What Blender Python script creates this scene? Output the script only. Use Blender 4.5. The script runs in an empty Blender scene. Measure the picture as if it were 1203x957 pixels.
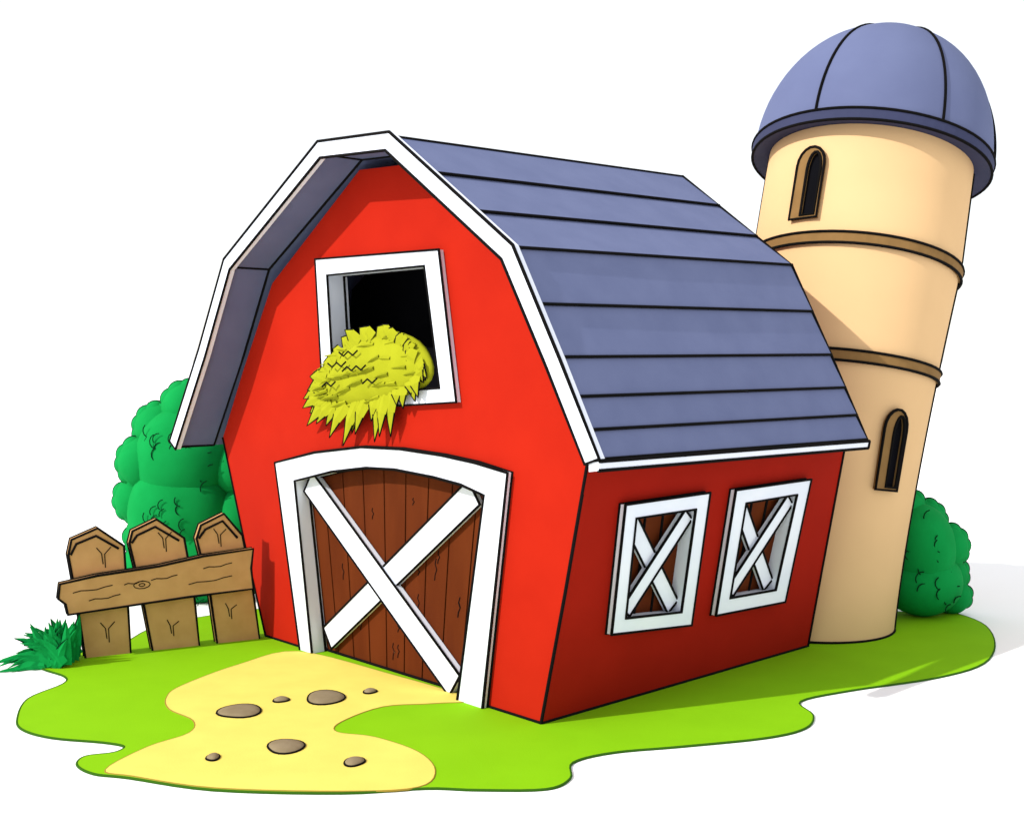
import bpy, math, random
from mathutils import Vector, Matrix
from mathutils.geometry import tessellate_polygon
random.seed(7)
scn=bpy.context.scene
COL=scn.collection

# ---------------------------------------------------------------- materials
def mat(name,c,c2=None,scale=3.0,rough=.75,stretch=(1,1,1),bump=0.0,bscale=20,detail=4):
    m=bpy.data.materials.new(name); m.use_nodes=True
    nt=m.node_tree; b=nt.nodes['Principled BSDF']
    b.inputs['Roughness'].default_value=rough
    b.inputs['Specular IOR Level'].default_value=.06
    c=(*c,1)
    if c2 is None: c2=tuple(x*.86 for x in c[:3])
    tc=nt.nodes.new('ShaderNodeTexCoord'); mp=nt.nodes.new('ShaderNodeMapping')
    mp.inputs['Scale'].default_value=stretch
    nz=nt.nodes.new('ShaderNodeTexNoise'); nz.inputs['Scale'].default_value=scale; nz.inputs['Detail'].default_value=detail
    rp=nt.nodes.new('ShaderNodeValToRGB')
    rp.color_ramp.elements[0].position=.35; rp.color_ramp.elements[1].position=.65
    rp.color_ramp.elements[0].color=(*c2,1); rp.color_ramp.elements[1].color=c
    nt.links.new(tc.outputs['Object'],mp.inputs['Vector']); nt.links.new(mp.outputs[0],nz.inputs['Vector'])
    nt.links.new(nz.outputs['Fac'],rp.inputs[0]); nt.links.new(rp.outputs[0],b.inputs['Base Color'])
    if bump>0:
        n2=nt.nodes.new('ShaderNodeTexNoise'); n2.inputs['Scale'].default_value=bscale; n2.inputs['Detail'].default_value=3
        nt.links.new(mp.outputs[0],n2.inputs['Vector'])
        bp=nt.nodes.new('ShaderNodeBump'); bp.inputs['Strength'].default_value=bump; bp.inputs['Distance'].default_value=.02
        nt.links.new(n2.outputs['Fac'],bp.inputs['Height']); nt.links.new(bp.outputs[0],b.inputs['Normal'])
    return m
M=dict(
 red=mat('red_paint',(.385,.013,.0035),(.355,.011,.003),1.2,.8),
 red_shade=mat('red_paint_shaded',(.29,.009,.003),(.265,.008,.0025),1.2,.85),  # shade put into the colour: darker copy of the front red
 white=mat('white_paint',(.72,.75,.82),(.67,.71,.80),2.0,.6),
 roof=mat('slate_blue_roofing',(.130,.152,.270),(.117,.138,.250),2.0,.8),
 rim=mat('dark_blue_metal',(.040,.045,.095),(.036,.041,.085),2.0,.7),
 dome=mat('blue_dome_metal',(.112,.132,.238),(.102,.120,.222),1.0,.75),
 silo=mat('tan_plaster',(.64,.42,.215),(.615,.402,.205),1.0,.9),
 band=mat('brown_band',(.22,.125,.045),(.19,.107,.038),4,.8),
 door=mat('brown_boards',(.105,.021,.004),(.085,.016,.003),3,.8,(1,1,.2)),
 fence=mat('fence_wood',(.50,.285,.115),(.44,.245,.095),4,.85,(1,1,1)),
 ink=mat('black_outline',(.006,.005,.005),(.004,.004,.004),1,1.0),
 dark=mat('painted_dark',(.004,.004,.006),(.003,.003,.004),1,1.0),  # near-black colour stands in for unlit depth
 grass=mat('grass_turf',(.20,.46,.004),(.19,.44,.0035),1.5,.95,bump=.12,bscale=60),
 path=mat('sandy_path',(.72,.59,.125),(.69,.55,.115),2,.95,bump=.1,bscale=40),
 stone=mat('brown_stone',(.23,.18,.11),(.20,.155,.09),6,.9,bump=.3,bscale=12),
 hay=mat('hay',(.31,.325,.012),(.285,.30,.010),5,.9),
 hayd=mat('hay_dark',(.22,.235,.008),(.20,.215,.007),5,.9),  # darker straw tone, mixed in at random
 leaf=mat('bush_green',(.004,.25,.052),(.003,.22,.044),2.2,.95),
 ground=mat('white_ground',(.92,.92,.92),(.91,.91,.91),.5,1.0),
 gline=mat('grass_edge',(.03,.10,.006),(.025,.09,.005),1,.95),
 pline=mat('path_edge',(.28,.20,.03),(.26,.18,.025),1,.95),
 bline=mat('leaf_edge',(.001,.03,.01),(.001,.025,.008),1,.95),
)

# ---------------------------------------------------------------- helpers
def empty(name,loc):
    e=bpy.data.objects.new(name,None); e.location=loc; e.empty_display_size=.3; COL.objects.link(e); return e
def attach(o,p):
    if p is not None:
        o.parent=p; o.matrix_parent_inverse=Matrix.Translation(p.location).inverted()
def mesh(name,verts,faces,m,parent=None,smooth=False):
    me=bpy.data.meshes.new(name); me.from_pydata([tuple(v) for v in verts],[],faces); me.update()
    ms=m if isinstance(m,(list,tuple)) else [m]
    for k in ms: me.materials.append(M[k])
    if smooth:
        for p in me.polygons: p.use_smooth=True
    o=bpy.data.objects.new(name,me); COL.objects.link(o); attach(o,parent)
    import bmesh
    b=bmesh.new(); b.from_mesh(me); bmesh.ops.recalc_face_normals(b,faces=b.faces); b.to_mesh(me); b.free()
    return o
class Acc:
    def __init__(s): s.v=[];s.f=[]
    def add(s,v,f):
        n=len(s.v); s.v+= [Vector(x) for x in v]; s.f+=[tuple(i+n for i in q) for q in f]
    def build(s,name,m,parent=None,smooth=False): return mesh(name,s.v,s.f,m,parent,smooth)
def prism(acc,F,loop,d0,d1,hole=None):
    """F(a,b,d)->world; loop polygon extruded d0..d1, optional hole"""
    loops=[loop]+([hole] if hole else [])
    vs=[];fs=[];flat=[p for l in loops for p in l]; n=len(flat)
    for d in (d0,d1): vs+=[F(p[0],p[1],d) for p in flat]
    tris=tessellate_polygon([[Vector((p[0],p[1],0)) for p in l] for l in loops])
    for t in tris: fs.append(tuple(t)); fs.append(tuple(i+n for i in reversed(t)))
    o=0
    for l in loops:
        k=len(l)
        for i in range(k):
            j=(i+1)%k; fs.append((o+i,o+j,o+j+n,o+i+n))
        o+=k
    acc.add(vs,fs)
class Ink:
    def __init__(s): s.l=[]
    def add(s,pts,cyc=False): s.l.append(([Vector(p) for p in pts],cyc))
    def build(s,name,parent,r=.014,m='ink'):
        c=bpy.data.curves.new(name,'CURVE'); c.dimensions='3D'; c.bevel_depth=r; c.bevel_resolution=1; c.use_fill_caps=True
        for pts,cyc in s.l:
            sp=c.splines.new('POLY'); sp.points.add(len(pts)-1)
            for q,p in zip(sp.points,pts): q.co=(*p,1)
            sp.use_cyclic_u=cyc
        c.materials.append(M[m]); o=bpy.data.objects.new(name,c); COL.objects.link(o); attach(o,parent); return o
def lerp(a,b,t): return a+(b-a)*t
def lp(a,b,t): return tuple(lerp(x,y,t) for x,y in zip(a,b))
def catmull(pts,n=5):
    out=[];k=len(pts)
    for i in range(k):
        p0,p1,p2,p3=[Vector((*pts[(i+j)%k],0)) for j in (-1,0,1,2)]
        for s in range(n):
            t=s/n
            q=.5*((2*p1)+(p2-p0)*t+(2*p0-5*p1+4*p2-p3)*t*t+(3*p1-p0-3*p2+p3)*t**3)
            out.append((q.x,q.y))
    return out
def plank(a,b,w0,w1=None):
    w1=w1 or w0
    d=Vector((b[0]-a[0],b[1]-a[1])).normalized(); n=Vector((-d.y,d.x))
    return [(a[0]+n.x*w0/2,a[1]+n.y*w0/2),(a[0]-n.x*w0/2,a[1]-n.y*w0/2),(b[0]-n.x*w1/2,b[1]-n.y*w1/2),(b[0]+n.x*w1/2,b[1]+n.y*w1/2)]

# ---------------------------------------------------------------- ground
def sheet(name,loop,z,m,h=0.0):
    acc=Acc(); prism(acc,lambda a,b,d:(a,b,d),loop,z-h if h else z-.003,z); return acc.build(name,m)
mesh('ground',[(-400,-200,0),(400,-200,0),(400,900,0),(-400,900,0)],[(0,1,2,3)],'ground')
gp=[(-5.47,13.3),(-5.66,14.06),(-5.49,14.7),(-5.6,15.05),(-6.0,15.4),(-6.3,15.8),(-5.9,16.25),(-5.45,16.6),(-5.2,18.0),(-3.8,19.2),(-1.5,20.2),(2,21),(4.8,20.2),(5.95,18.9),(6.74,19.0),(7.06,18.12),(6.77,16.87),(6.16,15.7),(5.29,14.99),(4.07,14.42),(3.35,13.96),(3.36,13.42),(3.16,12.95),(2.67,12.62),(1.74,12.34),(1.02,12.15),(.6,11.85),(.55,11.4),(.31,11.12),(-.32,11.1),(-.8,11.14),(-1.56,11.02),(-2.75,11.1),(-3.64,11.42),(-4.01,11.53),(-4.26,11.78),(-4.27,12.03),(-4.02,12.15),(-3.98,12.34),(-4.24,12.47),(-4.83,12.62),(-5.25,12.9)]
gl=catmull(gp); sheet('grass_lawn',gl,.02,'grass',.019)
GI=Ink(); GI.add([(x,y,.012) for x,y in gl],True); o=GI.build('lawn_edge',None,.013,'gline')
attach(o,bpy.data.objects['grass_lawn'])
pp=[(-2.9,16.3),(-3.55,15.6),(-4.01,14.6),(-4.05,14.1),(-3.88,13.62),(-3.5,13.2),(-3.43,12.75),(-3.73,12.3),(-3.93,11.62),(-3.6,11.44),(-2.75,11.13),(-1.56,11.045),(-.87,11.15),(-.74,11.6),(-.95,12.15),(-1.44,12.62),(-1.86,12.79),(-1.87,13.14),(-1.47,13.72),(-.89,13.85),(-.5,14.05),(-1.5,15.1)]
pl=catmull(pp); sheet('dirt_path',pl,.026,'path')
PI=Ink(); PI.add([(x,y,.018) for x,y in pl],True); o=PI.build('path_edge',None,.010,'pline'); attach(o,bpy.data.objects['dirt_path'])

# stones
st=[(-3.06,13.52,.23,.27),(-2.68,13.96,.085,.10),(-2.18,14.06,.23,.28),(-1.69,14.31,.075,.09),(-2.31,12.29,.19,.22),(-2.97,11.95,.06,.10),(-1.55,11.82,.095,.13)]
for i,(x,y,rx,ry) in enumerate(st):
    A=Acc();N=22;R=5;vs=[];fs=[]
    ph=random.random()*6
    for j in range(R):
        t=j/(R-1)*math.pi/2
        for k in range(N):
            a=k/N*2*math.pi; w=1+.07*math.sin(2*a+ph)+.05*math.sin(3*a+ph*2)
            vs.append((x+rx*w*math.cos(a)*math.cos(t*.96),y+ry*w*math.sin(a)*math.cos(t*.96),.026+.045*math.sin(t)))
    for j in range(R-1):
        for k in range(N): fs.append((j*N+k,j*N+(k+1)%N,(j+1)*N+(k+1)%N,(j+1)*N+k))
    fs.append(tuple((R-1)*N+k for k in range(N)))
    o=mesh('stone',vs,fs,'stone',None,True)
    K=Ink(); K.add([Vector(v)+Vector((0,0,.005)) for v in vs[:N]],True); e=K.build('stone_edge',o,.012)
    
# ---------------------------------------------------------------- barn
C0=Vector((.315,13.08,0)); v=Vector((.731,.682,0)); u=Vector((-.682,.731,0)); Z=Vector((0,0,1))
def B(s,z,t): return C0+u*s+v*t+Z*z
def S(t,z,d): return C0+v*t-u*(.2465*z+d)+Z*z
barn=empty('red_barn',C0+u*2.7+v*2.5)
ink=Ink()
def inkF(F,loop,d,cyc=True): ink.add([F(p[0],p[1],d) for p in loop],cyc)

def mid(a,b): return [((p[0]+q[0])/2,(p[1]+q[1])/2) for p,q in zip(a,b)]
d_out=[(.87,0),(.45,2.72),(1.0,2.80),(1.6,2.85),(2.4,2.88),(3.2,2.86),(4.26,2.73),(5.25,2.53),(4.61,0)]
d_in=[(1.31,0),(.84,2.44),(1.25,2.53),(1.75,2.58),(2.5,2.62),(3.1,2.60),(3.85,2.50),(4.75,2.31),(4.32,0)]
d_mid=mid(d_out,d_in)
w_out=[(4.26,5.32),(1.66,5.28),(1.34,3.48),(4.06,3.30)]
w_in=[(3.98,5.09),(1.93,5.10),(1.64,3.64),(3.82,3.50)]
w_mid=mid(w_out,w_in)
body=[(0,0)]+d_mid+[(5.62,0),(6.2,1.3),(6.83,2.80),(6.25,3.8),(5.45,5.05),(3.35,6.42),(1.95,6.36),(-.05,4.95),(-.72,3.0),(-.37,1.5)]
A=Acc(); prism(A,B,body,0,.1,w_mid); A.build('front_wall','red',barn)
w1o=[(.61,2.41),(2.08,2.43),(2.24,.80),(.79,.92)]; w1i=[(.83,2.24),(1.87,2.25),(1.99,1.0),(.98,1.08)]
w2o=[(2.58,2.42),(4.17,2.44),(4.18,.81),(2.70,.85)]; w2i=[(2.84,2.24),(3.92,2.26),(3.90,1.01),(2.92,1.04)]
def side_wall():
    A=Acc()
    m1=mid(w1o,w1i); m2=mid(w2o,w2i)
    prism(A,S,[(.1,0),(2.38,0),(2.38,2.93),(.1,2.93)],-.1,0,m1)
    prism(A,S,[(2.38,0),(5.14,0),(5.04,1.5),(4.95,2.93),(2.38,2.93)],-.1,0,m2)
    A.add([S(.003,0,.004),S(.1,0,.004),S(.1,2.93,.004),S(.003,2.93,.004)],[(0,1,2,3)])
    A.build('side_wall','red_shade',barn)
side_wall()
# left + rear walls
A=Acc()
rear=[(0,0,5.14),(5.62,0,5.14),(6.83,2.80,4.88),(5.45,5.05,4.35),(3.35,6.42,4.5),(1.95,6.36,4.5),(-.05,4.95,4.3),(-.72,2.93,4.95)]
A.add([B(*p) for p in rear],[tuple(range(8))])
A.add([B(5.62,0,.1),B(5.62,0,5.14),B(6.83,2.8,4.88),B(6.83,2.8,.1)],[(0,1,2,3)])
A.build('rear_walls','red_shade',barn)
# black panel and floor, their colour standing in for the unlit loft
A=Acc(); prism(A,B,[(.6,2.95),(5.6,2.95),(5.2,5.0),(3.3,6.2),(2,6.2),(.3,4.95)],1.2,1.25); A.build('loft_dark_panel','dark',barn)
A=Acc(); prism(A,B,[(.3,2.9),(5.6,2.9),(5.6,3.0),(.3,3.0)],.11,1.3); A.build('loft_dark_floor','dark',barn)

# door
A=Acc(); prism(A,B,d_out+list(reversed(d_in)),-.08,.22); A.build('door_frame','white',barn)
inkF(B,d_out,-.08,False); inkF(B,d_in,-.08,False); inkF(B,d_in,.14,False); inkF(B,d_out,-.005,False)
A=Acc(); prism(A,B,d_mid,.24,.27); A.build('door_dark_backing','dark',barn)
A=Acc(); nb=9
for i in range(nb):
    b0=lerp(1.2,4.42,i/nb);b1=lerp(1.2,4.42,(i+1)/nb);t0=lerp(.75,4.9,i/nb);t1=lerp(.75,4.9,(i+1)/nb)
    g=.012; tz0=2.66-.22*max(0,i/nb-.45)/.55; tz1=2.66-.22*max(0,(i+1)/nb-.45)/.55
    prism(A,B,[(b0+g,0.03),(b1-g,.03),(t1-g,tz1),(t0+g,tz0)],.17,.22)
A.build('door_boards','door',barn)
br1=plank((4.62,2.30),(1.52,.12),.34,.34); br2=plank((1.22,2.43),(4.22,.22),.34,.32)
A=Acc(); prism(A,B,br2,.10,.165); A.build('door_brace_rising','white',barn)
A=Acc(); prism(A,B,br1,.055,.15); A.build('door_brace_falling','white',barn)
inkF(B,br2,.10); inkF(B,br1,.055)
gi=Ink()
for k in range(26):
    f=random.uniform(.12,.92); zz=random.uniform(.3,2.3); L=random.uniform(.08,.28)
    i=int(f*nb); f=(i+random.uniform(.3,.7))/nb
    pts=[]
    for j in range(5):
        z2=zz-L*j/4; s=lerp(lerp(1.2,4.42,f),lerp(.75,4.9,f),z2/2.66)+.02*math.sin(j*2.2)
        pts.append(B(s,z2,.168))
    gi.add(pts)
gi.build('door_grain',barn,.007)

# loft window
A=Acc(); prism(A,B,w_out,-.07,.25,w_in); A.build('loft_window_frame','white',barn)
inkF(B,w_out,-.07);inkF(B,w_in,-.07);inkF(B,w_in,.2)
# side windows
for nm,wo,wi in (('side_window_near',w1o,w1i),('side_window_far',w2o,w2i)):
    A=Acc(); prism(A,S,wo,-.14,.09,wi); A.build(nm+'_frame','white',barn)
    inkF(S,wo,.09);inkF(S,wi,.09);inkF(S,wo,.004)
    A=Acc(); prism(A,S,mid(wo,wi),-.13,-.10); A.build(nm+'_shutter','door',barn)
    q1=plank(lp(wi[0],wi[2],.05),lp(wi[0],wi[2],.95),.20); q2=plank(lp(wi[3],wi[1],.05),lp(wi[3],wi[1],.95),.20)
    A=Acc(); prism(A,S,q1,-.06,-.01);A.build(nm+'_brace_a','white',barn); inkF(S,q1,-.01)
    A=Acc(); prism(A,S,q2,-.04,.035);A.build(nm+'_brace_b','white',barn); inkF(S,q2,.035)
    for k in (.36,.66):
        a=lp(wi[0],wi[1],k); b=lp(wi[3],wi[2],k); inkF(S,[a,b],-.098,False)

# wall edge outlines
ink.add([B(0,.02,0),B(-.37,1.5,0),B(-.72,3.0,0)])
ink.add([B(5.62,.02,0),B(6.2,1.3,0),B(6.83,2.8,0)])
ink.add([S(5.14,.02,0),S(5.04,1.5,0),S(4.95,2.93,0)])
ink.add([S(0,.03,0),S(5.14,.03,0)])
ink.add([B(0,.03,0),B(.87,.03,0)]); ink.add([B(4.61,.03,0),B(5.62,.03,0)])
ink.add([B(1.31,.03,.16),B(4.32,.03,.16)])

# roof
Fp=[(7.18,2.73,-.6),(6.30,4.10,-.6),(5.60,5.33,-.6),(3.31,6.65,-.6),(1.87,6.57,-.6),(-.21,5.13,-.6),(-.72,3.95,-.42),(-1.05,2.965,-.2)]
Rp=[(7.1,2.75,4.9),(6.28,4.12,4.6),(5.60,5.33,4.5),(3.31,6.68,4.72),(1.87,6.65,4.72),(-.21,5.21,4.42),(-.70,3.98,4.62),(-1.05,2.93,4.87)]
def offs(P,d):
    out=[]
    for i,p in enumerate(P):
        a=Vector(P[max(i-1,0)][:2]); b=Vector(P[min(i+1,len(P)-1)][:2]); c=Vector(p[:2])
        def nn(x,y):
            e=(y-x).normalized(); return Vector((-e.y,e.x))
        if i==0: n=nn(c,b);k=1
        elif i==len(P)-1: n=nn(a,c);k=1
        else:
            n1=nn(a,c);n2=nn(c,b); n=(n1+n2).normalized(); k=1/max(.5,n.dot(n1))
        out.append((p[0]+n.x*d*k,p[1]+n.y*d*k,p[2]))
    return out
test=offs(Fp,.1)
sg=1 if test[3][1]<Fp[3][1] else -1
def Pb(p,dt=0): return B(p[0],p[1],p[2]+dt)
Fi=offs(Fp,sg*.10);Ri=offs(Rp,sg*.10)
A=Acc()
for i in range(len(Fp)-1):
    q=[Fp[i],Fp[i+1],Rp[i+1],Rp[i],Fi[i],Fi[i+1],Ri[i+1],Ri[i]]
    A.add([Pb(p,.02) for p in q],[(0,1,2,3),(7,6,5,4),(0,1,5,4),(3,2,6,7)]+([(0,3,7,4)] if i==0 else [])+([(1,2,6,5)] if i==len(Fp)-2 else []))
A.build('roof_shell','roof',barn)
Fo=offs(Fp,-sg*.045);Ro=offs(Rp,-sg*.045)
def along(P,a,b,t):
    x=a+(b-a)*t; i=int(min(math.floor(x),b-1)) if b>a else int(x); i=max(a,min(i,b-1)); f=x-i
    return lp(P[i],P[i+1],f)
A=Acc()
def courses(a,b,cuts,rev=False):
    for k in range(len(cuts)-1):
        t0,t1=cuts[k],cuts[k+1]
        if rev: lo,hi=t0,t1
        else: hi,lo=t0,t1
        fu,fl,flo=along(Fp,a,b,hi),along(Fp,a,b,lo),along(Fo,a,b,lo)
        ru,rl,rlo=along(Rp,a,b,hi),along(Rp,a,b,lo),along(Ro,a,b,lo)
        flo=lp(fl,flo,.6); rlo=lp(rl,rlo,.6)
        fi,ri=along(Fi,a,b,lo),along(Ri,a,b,lo)
        fm,rm=lp(fl,fi,.3),lp(rl,ri,.3); fum,rum=lp(fu,along(Fi,a,b,hi),.3),lp(ru,along(Ri,a,b,hi),.3)
        fuo,ruo=lp(fu,along(Fo,a,b,hi),.15),lp(ru,along(Ro,a,b,hi),.15)
        V=[Pb(fuo,.03),Pb(flo,.03),Pb(rlo,.01),Pb(ruo,.01),Pb(fum,.03),Pb(fm,.03),Pb(rm,.01),Pb(rum,.01)]
        A.add(V,[(0,1,2,3),(7,6,5,4),(0,1,5,4),(3,2,6,7),(1,2,6,5),(0,3,7,4)])
        ink.add([Pb(flo,.03),Pb(rlo,.01)])
courses(4,5,[0,.36,.70,1.0])
courses(5,7,[0,.25,.48,.68,.85,1.0])
courses(0,2,[0,.2,.4,.6,.8,1.0],True); courses(2,3,[0,.33,.66,1.0],True)
A.build('roof_courses','roof',barn)
ink.add([Pb(lp(Fp[4],Fo[4],.2),-.05),Pb(lp(Rp[4],Ro[4],.2),.02)])
ink.add([Pb(lp(p,q,.3),.02) for p,q in zip(Rp[3:],Ro[3:])])
# trim
To=offs(Fp,-sg*.055);Ti=offs(Fp,sg*.155)
A=Acc();n=len(Fp)
V=[Pb(p,-.06) for p in To]+[Pb(p,-.06) for p in Ti]+[Pb(p,.025) for p in To]+[Pb(p,.025) for p in Ti]
f=[]
for i in range(n-1):
    f+=[(i,i+1,n+i+1,n+i),(2*n+i,2*n+i+1,3*n+i+1,3*n+i),(i,i+1,2*n+i+1,2*n+i),(n+i,n+i+1,3*n+i+1,3*n+i)]
f+=[(0,n,3*n,2*n),(n-1,2*n-1,4*n-1,3*n-1)]
A.add(V,f); A.build('roof_trim','white',barn)
ink.add([Pb(p,-.06) for p in To]+[Pb(p,-.06) for p in reversed(Ti)],True)
# eave fascia (right)
A=Acc()
a,b=Fp[-1],Rp[-1]
def off3(p,ds,dz,dt): return B(p[0]+ds,p[1]+dz,p[2]+dt)
V=[]
for p,dt in ((a,-.05),(b,.02)):
    for ds,dz in ((-.05,-.01),(.10,-.03),(.10,-.125),(-.03,-.105)): V.append(off3(p,ds,dz,dt))
A.add(V,[(0,1,2,3),(4,5,6,7),(0,4,7,3),(1,5,6,2),(0,4,5,1),(3,7,6,2)]); A.build('eave_fascia','white',barn)
ink.add([V[3],V[7]]); ink.add([V[0],V[4]]); ink.add([V[4],V[7]])
for i in (0,2,3): ink.add([Pb(Fi[i]),B(Fi[i][0],Fi[i][1],0)])
ink.add([B(p[0],p[1],-.004) for p in Fi[:6]])
ink.build('barn_outlines',barn,.020)

# ---------------------------------------------------------------- hay
hay=empty('hay_bale',B(2.8,3.7,0))
A=Acc();N=36;R=18;vs=[];fs=[]
def hb(a,bb,k=1):
    x=1.18*k*math.cos(bb)*math.cos(a)
    return (2.96+x, 3.84+.46*k*math.sin(bb)-.17*(x/1.16)-.12*(x/1.16)**2, -.04-.20*k*math.cos(bb)*math.sin(a))
for j in range(R+1):
    bb=-math.pi/2+math.pi*j/R
    for k in range(N):
        a=2*math.pi*k/N; w=1+.02*math.sin(3*a+bb*4)+.015*math.sin(7*a)
        vs.append(B(*hb(a,bb,w)))
for j in range(R):
    for k in range(N): fs.append((j*N+k,j*N+(k+1)%N,(j+1)*N+(k+1)%N,(j+1)*N+k))
A.add(vs,fs);A.build('hay_core','hay',hay,True)
def blade(acc,base,tip,w,sag=.0,F=B):
    b=Vector(base);t=Vector(tip);d=(t-b); n=Vector((-d.y,d.x,0)); n=n.normalized() if n.length>1e-6 else Vector((1,0,0))
    m=b+d*.5+Vector((0,-sag,-.02))
    P=[b+n*w/2,b-n*w/2,m+n*w*.36,m-n*w*.36,t,b+Vector((0,0,-.02)),m+Vector((0,0,-.02))]
    acc.add([F(p.x,p.y,p.z) for p in P],[(0,5,6,2),(5,1,3,6),(2,6,4),(6,3,4),(1,0,2,3),(3,2,4)])
A=Acc(); A2=Acc(); hi=Ink()
NS=44
for k in range(NS):   # hanging and jutting straws round the rim
    th=2*math.pi*k/NS+random.uniform(-.07,.07)
    c,s_=math.cos(th),math.sin(th)
    b=Vector((2.96+1.18*c*.84, 3.84+.46*s_*.80-.17*c-.12*c*c, -.15))
    L=random.uniform(.34,.58)
    if c<-.6: L*=.45
    if s_>.3: L*=.62
    if s_<-.3: L*=random.uniform(.75,1.4)
    if c>.6: L*=1.05
    dirv=Vector((c*.8+.55,s_*.9-.35)).normalized() if s_<.2 else Vector((c*.5+.95,s_*.75)).normalized()
    t=Vector((b.x+dirv.x*L,b.y+dirv.y*L,-.11-random.uniform(0,.06)))
    W=.24; blade(A,b,t,W,sag=-.03)
    d=t-b; nn=Vector((-d.y,d.x,0)).normalized()
    m=Vector((0,0,-.02))
    q0=b+d*.5+nn*W*.36+Vector((0,.03,-.02)); q1=b+d*.5-nn*W*.36+Vector((0,.03,-.02))
    hi.add([B(*q0),B(*t),B(*q1)])
for k in range(46):
    a=random.uniform(.4,math.pi-.4); bb=random.uniform(-1.0,.9)
    p=hb(a,bb,1.02); L=random.uniform(.3,.5)
    q=(p[0]+L*random.uniform(.7,1),p[1]-L*random.uniform(-.02,.3),p[2]+.005)
    blade(A if random.random()<.6 else A2,p,q,.05)
A.build('hay_straws','hay',hay);A2.build('hay_dark_straws','hayd',hay)
for (a0,b0,L) in ((1.3,.35,4),(1.7,.1,5),(1.1,-.1,3),(1.9,-.3,3),(1.5,.6,4)):
    p=Vector(hb(a0,b0,1.0))+Vector((0,0,-.06)); z=[p]
    for j in range(L): p=p+Vector((.10,.05 if j%2 else -.06,0)); z.append(p)
    hi.add([B(*q) for q in z])
hi.build('hay_outlines',hay,.011)

# ---------------------------------------------------------------- silo
silo=empty('grain_silo',(4.45,17.95,0))
ax0=Vector((4.43,17.95,0)); ax1=Vector((5.70,19.2,7.05))
TX,TY=math.radians(11),math.radians(12)
def frame(h):
    hh=max(0,min(1.0,h)); ease=min(1,hh*1.25)
    n=Vector((math.tan(TX)*hh**.6,math.tan(TY)*ease,1)).normalized()
    e1=(Vector((1,0,0))-n*n.x).normalized(); e2=n.cross(e1)
    c=Vector((lerp(ax0.x,ax1.x,hh**1.15),lerp(ax0.y,ax1.y,hh**1.15),lerp(0,ax1.z,h)))
    return c,e1,e2,n
def rad(h): return 1.21+.36*min(1,max(0,h)/.78)**1.4
def SS(az,h,dr=0):
    c,e1,e2,n=frame(h); a=math.radians(az-15)
    P=c+(e1*math.sin(a)-e2*math.cos(a))*(rad(h)+dr)
    if h<.01: P.z=max(P.z,0)
    return P
N=64;H=28;vs=[];fs=[]
for j in range(H+1):
    for k in range(N): vs.append(SS(360*k/N,j/H))
for j in range(H):
    for k in range(N): fs.append((j*N+k,j*N+(k+1)%N,(j+1)*N+(k+1)%N,(j+1)*N+k))
mesh('silo_wall',vs,fs,'silo',silo,True)
si=Ink()
for az in (-90,90): si.add([SS(az,j/20,.004) for j in range(21)])
si.add([SS(k*6,.004,.006) for k in range(60)],True)
for h0 in (.750,.528):
    vs=[];fs=[];pr=[(-.0,0),(.05,0.001),(.05,.019),(-.0,.02)]
    for k in range(N):
        for dr,dh in pr: vs.append(SS(360*k/N,h0+dh*1.05,dr))
    for k in range(N):
        for q in range(4): fs.append((k*4+q,k*4+(q+1)%4,((k+1)%N)*4+(q+1)%4,((k+1)%N)*4+q))
    mesh('silo_band',vs,fs,'band',silo,False)
    for dh in (0,.021): si.add([SS(k*6,h0+dh,.05) for k in range(60)],True)
def arch(a0,a1,h0,h1,k=9):
    ra=(a1-a0)/2; ca=(a0+a1)/2; hs=h1-.038
    pts=[(a0,h0),(a1,h0)]
    for i in range(k+1):
        t=math.pi*i/k; pts.append((ca+ra*math.cos(t),hs+(h1-hs)*math.sin(t)))
    return pts
for a0,a1,h0,h1 in ((-37,-21,.80,.952),(31,47,.295,.45)):
    out=arch(a0,a1,h0,h1); inn=arch(a0+6.5,a1-1.6,h0+.006,h1-.012)
    A=Acc(); prism(A,lambda a,b,d:SS(a,b,d),out,-.02,.07,inn);A.build('silo_window_frame','band',silo)
    A=Acc(); prism(A,lambda a,b,d:SS(a,b,d),inn,-.02,.015);A.build('silo_window_dark','dark',silo)  # dark panel on the solid wall, painted as an unlit opening
    si.add([SS(a,b,.07) for a,b in out],True); si.add([SS(a,b,.07) for a,b in inn],True)
# dome cap
c,e1,e2,nn_=frame(1.0)
def DD(az,r,y):
    a=math.radians(az-15); k=(max(0,y)/2.15)**1.6
    return c+(e1*math.sin(a)-e2*math.cos(a))*r+nn_*y-e2*.62*k+e1*(-.04)*k
RC=1.85;HC=1.99
prof=[(1.50,.02),(RC-.05,-.05),(RC-.01,-.05),(RC+.01,.11),(RC-.02,.13)]
vs=[];fs=[]
for r,y in prof:
    for k in range(N): vs.append(DD(360*k/N,r,y))
for j in range(len(prof)-1):
    for k in range(N): fs.append((j*N+k,j*N+(k+1)%N,(j+1)*N+(k+1)%N,(j+1)*N+k))
mesh('silo_cap_rim',vs,fs,'rim',silo)
vs=[];fs=[];R=20
def dp(t): return (RC*.998*math.cos(t)**.92, .12+(HC-.12)*math.sin(t))
for j in range(R+1):
    t=j/R*math.pi/2*.995; r,y=dp(t)
    for k in range(72):
        az=5*k+3; seg=((az-33)%60)/60; fl=1+.022*math.sin(seg*math.pi)
        vs.append(DD(az,r*fl/1.022,y))
for j in range(R):
    for k in range(72): fs.append((j*72+k,j*72+(k+1)%72,(j+1)*72+(k+1)%72,(j+1)*72+k))
fs.append(tuple(R*72+k for k in range(72)))
mesh('silo_dome',vs,fs,'dome',silo,True)
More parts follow.
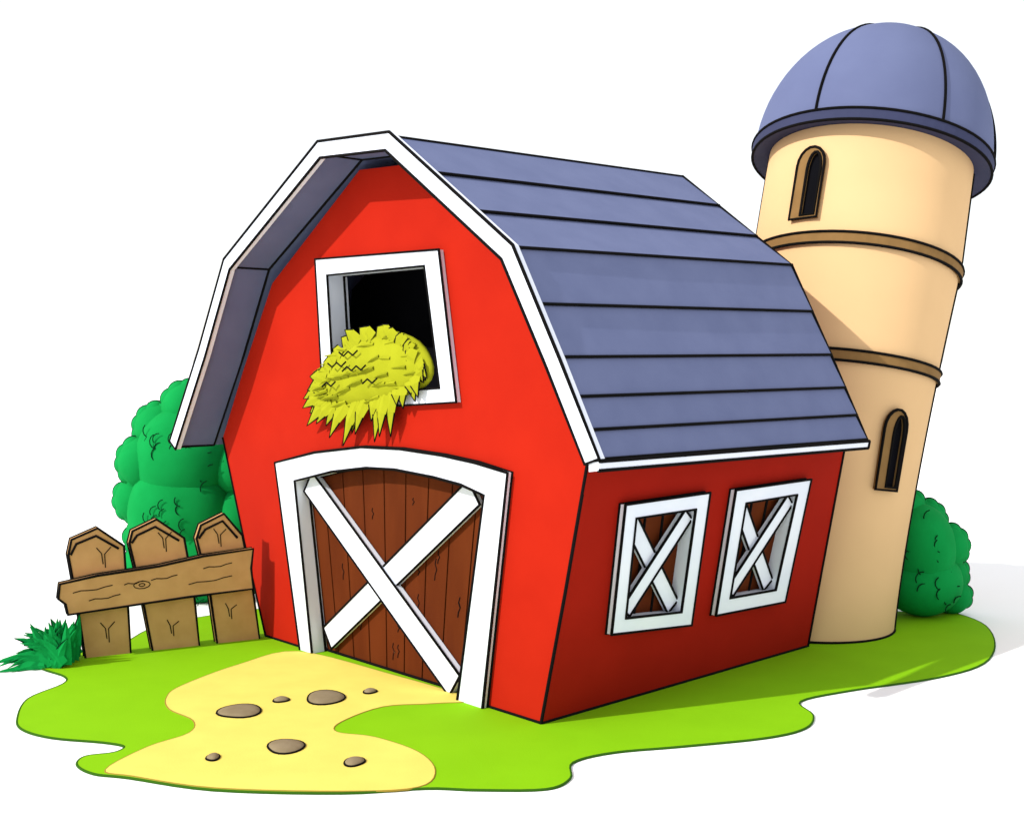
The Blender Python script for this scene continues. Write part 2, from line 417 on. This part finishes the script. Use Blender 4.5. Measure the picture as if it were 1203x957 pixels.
for az in range(-27,333,60):
    si.add([DD(az,dp(t/24*math.pi/2*.995)[0]*.981+.004,dp(t/24*math.pi/2*.995)[1]) for t in range(25)])
for az in (-93,87): si.add([DD(az,dp(t/24*math.pi/2*.995)[0]+.002,dp(t/24*math.pi/2*.995)[1]) for t in range(25)])
for r,y in ((RC+.01,.12),(RC-.01,-.05)): si.add([DD(k*5,r,y) for k in range(72)],True)
si.build('silo_outlines',silo,.023)

# ---------------------------------------------------------------- fence
fa=Vector((-5.37,16.1,0)); fe=Vector((1.51,.8,0)).normalized(); fn=Vector((fe.y,-fe.x,0))
def FF(x,z,d): return fa+fe*x+fn*d+Z*z
fence=empty('wooden_fence',fa)
fi=Ink()
posts=[[(-.32,0),(.26,0),(.22,.7),(.17,1.47),(-.17,1.73),(-.50,1.60),(-.54,1.40),(-.42,.7)],
       [(.55,0),(1.18,0),(1.10,.8),(.97,1.52),(.60,1.80),(.28,1.66),(.24,1.5),(.42,.7)],
       [(1.43,0),(2.03,0),(1.92,.8),(1.78,1.5),(1.52,1.82),(1.2,1.68),(1.14,1.5),(1.33,.7)]]
for i,p in enumerate(posts):
    A=Acc();prism(A,FF,p,-.14,0);A.build('post_%d'%(i+1),'fence',fence)
    fi.add([FF(a,b,0) for a,b in p],True); fi.add([FF(a,b,-.14) for a,b in p],True)
    pts=[(p[6][0]+.03,p[6][1]+.0),(p[5][0]+.06,p[5][1]-.06),(p[4][0]-.02,p[4][1]-.10),(p[3][0]-.07,p[3][1]-.03)]
    fi.add([FF(a,b,.004) for a,b in pts])
rl=[(-.66,1.05),(-.2,1.12),(.6,1.18),(1.2,1.27),(1.90,1.32),(1.87,1.05),(1.9,.76),(1.0,.73),(-.56,.64),(-.59,.78),(-.68,.86)]
A=Acc();prism(A,FF,rl,.01,.13);A.build('rail','fence',fence)
fi.add([FF(a,b,.13) for a,b in rl],True); fi.add([FF(a,b,.012) for a,b in rl],True)
fi.build('fence_outlines',fence,.018)
gi=Ink()
for x0,z0 in ((-.05,.35),(.8,.30),(1.6,.45),(-.1,1.35),(.7,1.5),(1.45,1.5)):
    k=random.uniform(.6,1.1)
    gi.add([FF(x0-.1*k,z0+.12,.004),FF(x0-.02,z0+.04,.004),FF(x0,z0-.12*k,.004)]); gi.add([FF(x0+.1,z0+.14*k,.004),FF(x0+.02,z0+.03,.004),FF(x0+.03,z0-.18*k,.004)])
for x0,z0,l in ((-.5,.92,.5),(.15,.97,.25),(.5,1.0,.35),(1.0,.9,.6),(1.2,1.1,.4),(-.3,.8,.4)):
    gi.add([FF(x0+l*j/5,z0+l*j/5*.1+.012*math.sin(j*1.7),.132) for j in range(6)])
gi.add([FF(.38+.11*math.cos(a/10*6.28),.95+.05*math.sin(a/10*6.28),.132) for a in range(10)],True)
gi.add([FF(.38+.04*math.cos(a/8*6.28),.95+.02*math.sin(a/8*6.28),.132) for a in range(8)],True)
gi.build('fence_grain',fence,.007)

# ---------------------------------------------------------------- bushes
def ball(acc,c,rx,ry,rz,ph=0,N=18,R=10,amp=.05):
    vs=[];fs=[]
    for j in range(R+1):
        b=-math.pi/2+math.pi*j/R
        for k in range(N):
            a=2*math.pi*k/N; w=1+amp*math.sin(3*a+ph)*math.cos(b)
            vs.append((c[0]+rx*w*math.cos(b)*math.cos(a),c[1]+ry*w*math.cos(b)*math.sin(a),max(.004,c[2]+rz*w*math.sin(b))))
    for j in range(R):
        for k in range(N): fs.append((j*N+k,j*N+(k+1)%N,(j+1)*N+(k+1)%N,(j+1)*N+k))
    acc.add(vs,fs)
def bush(name,cx,cy,outline,core,trunk,marks=1.0):
    e=empty(name,(cx,cy,0)); A=Acc(); K=Ink()
    for i,(x,z,r) in enumerate(outline):
        y=cy+.10*math.sin(i*2.3)
        ball(A,(x,y,z),r,r*.95,r,0,amp=0,N=26,R=16)
        K.add([(x+r*1.0*math.cos(t/34*6.283),y,max(.01,z+r*1.0*math.sin(t/34*6.283))) for t in range(34)],True)
        for q in range(5):
            a=math.atan2(z-core[0][1],x-core[0][0])+(q-2)*.55; rr=r*.42
            px,pz=x+r*.70*math.cos(a),z+r*.70*math.sin(a)
            if pz-rr<0.02: continue
            ball(A,(px,y-.02,pz),rr,rr,rr,0,amp=0,N=16,R=10)
            K.add([(px+rr*math.cos(t/22*6.283),y-.02,pz+rr*math.sin(t/22*6.283)) for t in range(22)],True)
    for (x,z,rx,rz) in core: ball(A,(x,cy-.12,z),rx,.62,rz,x*3,N=34,R=20,amp=.015)
    A.build('foliage_clumps','leaf',e,True)
    K.build('foliage_edge',e,.018,'bline')
    K2=Ink()
    for (x,z,rx,rz) in core:
        for k in range(int(marks*10*rx*rz)+2):
            a=random.uniform(0,6.28); q=math.sqrt(random.random())*.8
            px=x+rx*q*math.cos(a); pz=z+rz*q*math.sin(a); py=cy-.12-.63*math.sqrt(max(0,1-q*q))-.012
            if pz<.1: continue
            w=random.uniform(.08,.13); t0=random.uniform(1.4,2.6)
            K2.add([(px+w*math.cos(t0+t*.45),py,pz+w*math.sin(t0+t*.45)) for t in range(6)])
            K2.add([(px+w*.2+w*math.cos(t0+t*.45),py,pz-w*1.6+w*math.sin(t0+t*.45)) for t in range(5)])
    K2.build('leaf_marks',e,.009,'bline')
    T=Acc()
    for (x0,z0,x1,z1,r0,r1) in trunk:
        vs=[];
        for x,z,r in ((x0,z0,r0),(x1,z1,r1)):
            for k in range(8): vs.append((x+r*math.cos(k*.785),cy+.1+r*math.sin(k*.785),z))
        T.add(vs,[(k,(k+1)%8,8+(k+1)%8,8+k) for k in range(8)])
    T.build('trunk','fence',e)
    return e
bush('green_bush',-5.4,19.95,
 [(-5.36,3.15,.45),(-5.86,2.82,.42),(-6.08,2.28,.42),(-6.20,1.66,.40),(-5.99,1.05,.42),(-6.02,.50,.45),(-4.9,3.0,.45),(-4.55,2.2,.5),(-4.5,1.4,.5),(-4.5,.6,.5)],
 [(-5.40,2.35,.80,.85),(-5.45,1.45,.88,.95),(-5.3,.68,.98,.75)],[(-5.4,0,-5.4,1.5,.14,.09),(-5.4,1.0,-5.8,2.3,.08,.03),(-5.4,1.0,-5.0,2.4,.08,.03)])
bush('green_bush',6.35,18.75,
 [(6.10,1.60,.36),(6.44,1.44,.34),(6.72,1.08,.34),(6.76,.62,.35),(6.86,.30,.29),(5.75,1.2,.3),(5.65,.6,.3)],
 [(6.30,1.05,.55,.70),(6.34,.55,.62,.54)],[(6.35,0,6.35,1.0,.10,.06),(6.35,.6,6.65,1.2,.05,.02)])

# grass tuft
tuft=empty('grass_tuft',(-6.0,15.75,0))
A=Acc();K=Ink()
def TFt(x,z,d): return Vector((-6.08+x,15.75+d,z))
for i in range(96):
    f=(i%48)/47; th=lerp(math.radians(195),math.radians(60),f)+random.uniform(-.08,.08)
    L=lerp(.58,.46,f)*random.uniform(.82,1.08)*(1 if i<48 else .7)
    bx=random.uniform(.02,.34); d=random.uniform(-.35,.2)
    pts=[]
    for j in range(6):
        t=j/5; pts.append(Vector((bx+math.cos(th)*L*t, max(.012,.06+math.sin(th)*L*t*1.0+.24*t-.34*t*t*(1-f*.6)), d-.22*t*t*(1-f))))
    w=.17
    V=[]
    for j,p in enumerate(pts):
        ww=w*(1-(j/5)**1.5)*.5+.002; n=Vector((-math.sin(th),math.cos(th)))
        V+= [TFt(p.x+n.x*ww,max(.005,p.y+n.y*ww),p.z),TFt(p.x-n.x*ww,max(.005,p.y-n.y*ww),p.z),TFt(p.x,p.y,p.z-.02)]
    F=[]
    for j in range(5): F+= [(3*j,3*j+2,3*j+5,3*j+3),(3*j+2,3*j+1,3*j+4,3*j+5),(3*j+1,3*j,3*j+3,3*j+4)]
    A.add(V,F)
    if i%5==0: K.add([TFt(p.x-math.sin(th)*(w*(1-(j/5)**1.5)*.5),max(.01,p.y+math.cos(th)*w*(1-(j/5)**1.5)*.5),p.z-.01) for j,p in enumerate(pts)])
A.build('blades','leaf',tuft);K.build('blade_edges',tuft,.008,'bline')

# ---------------------------------------------------------------- light, world, camera
sd=Vector((-.74,-.44,.62)).normalized()  # towards sun
el=math.asin(sd.z); az=math.atan2(sd.x,sd.y)
sun=bpy.data.lights.new('sun','SUN'); sun.energy=4.4; sun.angle=math.radians(.6); sun.color=(1,.97,.92)
so=bpy.data.objects.new('sun',sun); so.rotation_euler=sd.to_track_quat('Z','Y').to_euler(); so.location=(-10,-5,12); COL.objects.link(so)
w=bpy.data.worlds.new('World'); scn.world=w; w.use_nodes=True
nt=w.node_tree; bg=nt.nodes['Background']; out=nt.nodes['World Output']
sky=nt.nodes.new('ShaderNodeTexSky'); sky.sky_type='NISHITA'; sky.sun_disc=False; sky.sun_elevation=el; sky.sun_rotation=az
nt.links.new(sky.outputs[0],bg.inputs['Color']); bg.inputs['Strength'].default_value=.05
haze=nt.nodes.new('ShaderNodeBackground'); haze.inputs['Color'].default_value=(1,.99,.97,1); haze.inputs['Strength'].default_value=.96
ad=nt.nodes.new('ShaderNodeAddShader'); nt.links.new(bg.outputs[0],ad.inputs[0]); nt.links.new(haze.outputs[0],ad.inputs[1]); nt.links.new(ad.outputs[0],out.inputs['Surface'])
cd=bpy.data.cameras.new('camera'); cd.sensor_width=36; cd.lens=1413/1203*36; cd.shift_y=-58.5/1203; cd.clip_end=3000
co=bpy.data.objects.new('camera',cd); co.location=(0,0,4); co.rotation_euler=(math.pi/2,0,0); COL.objects.link(co); scn.camera=co
scn.view_settings.view_transform='Standard'; scn.view_settings.look='None'; scn.view_settings.exposure=0
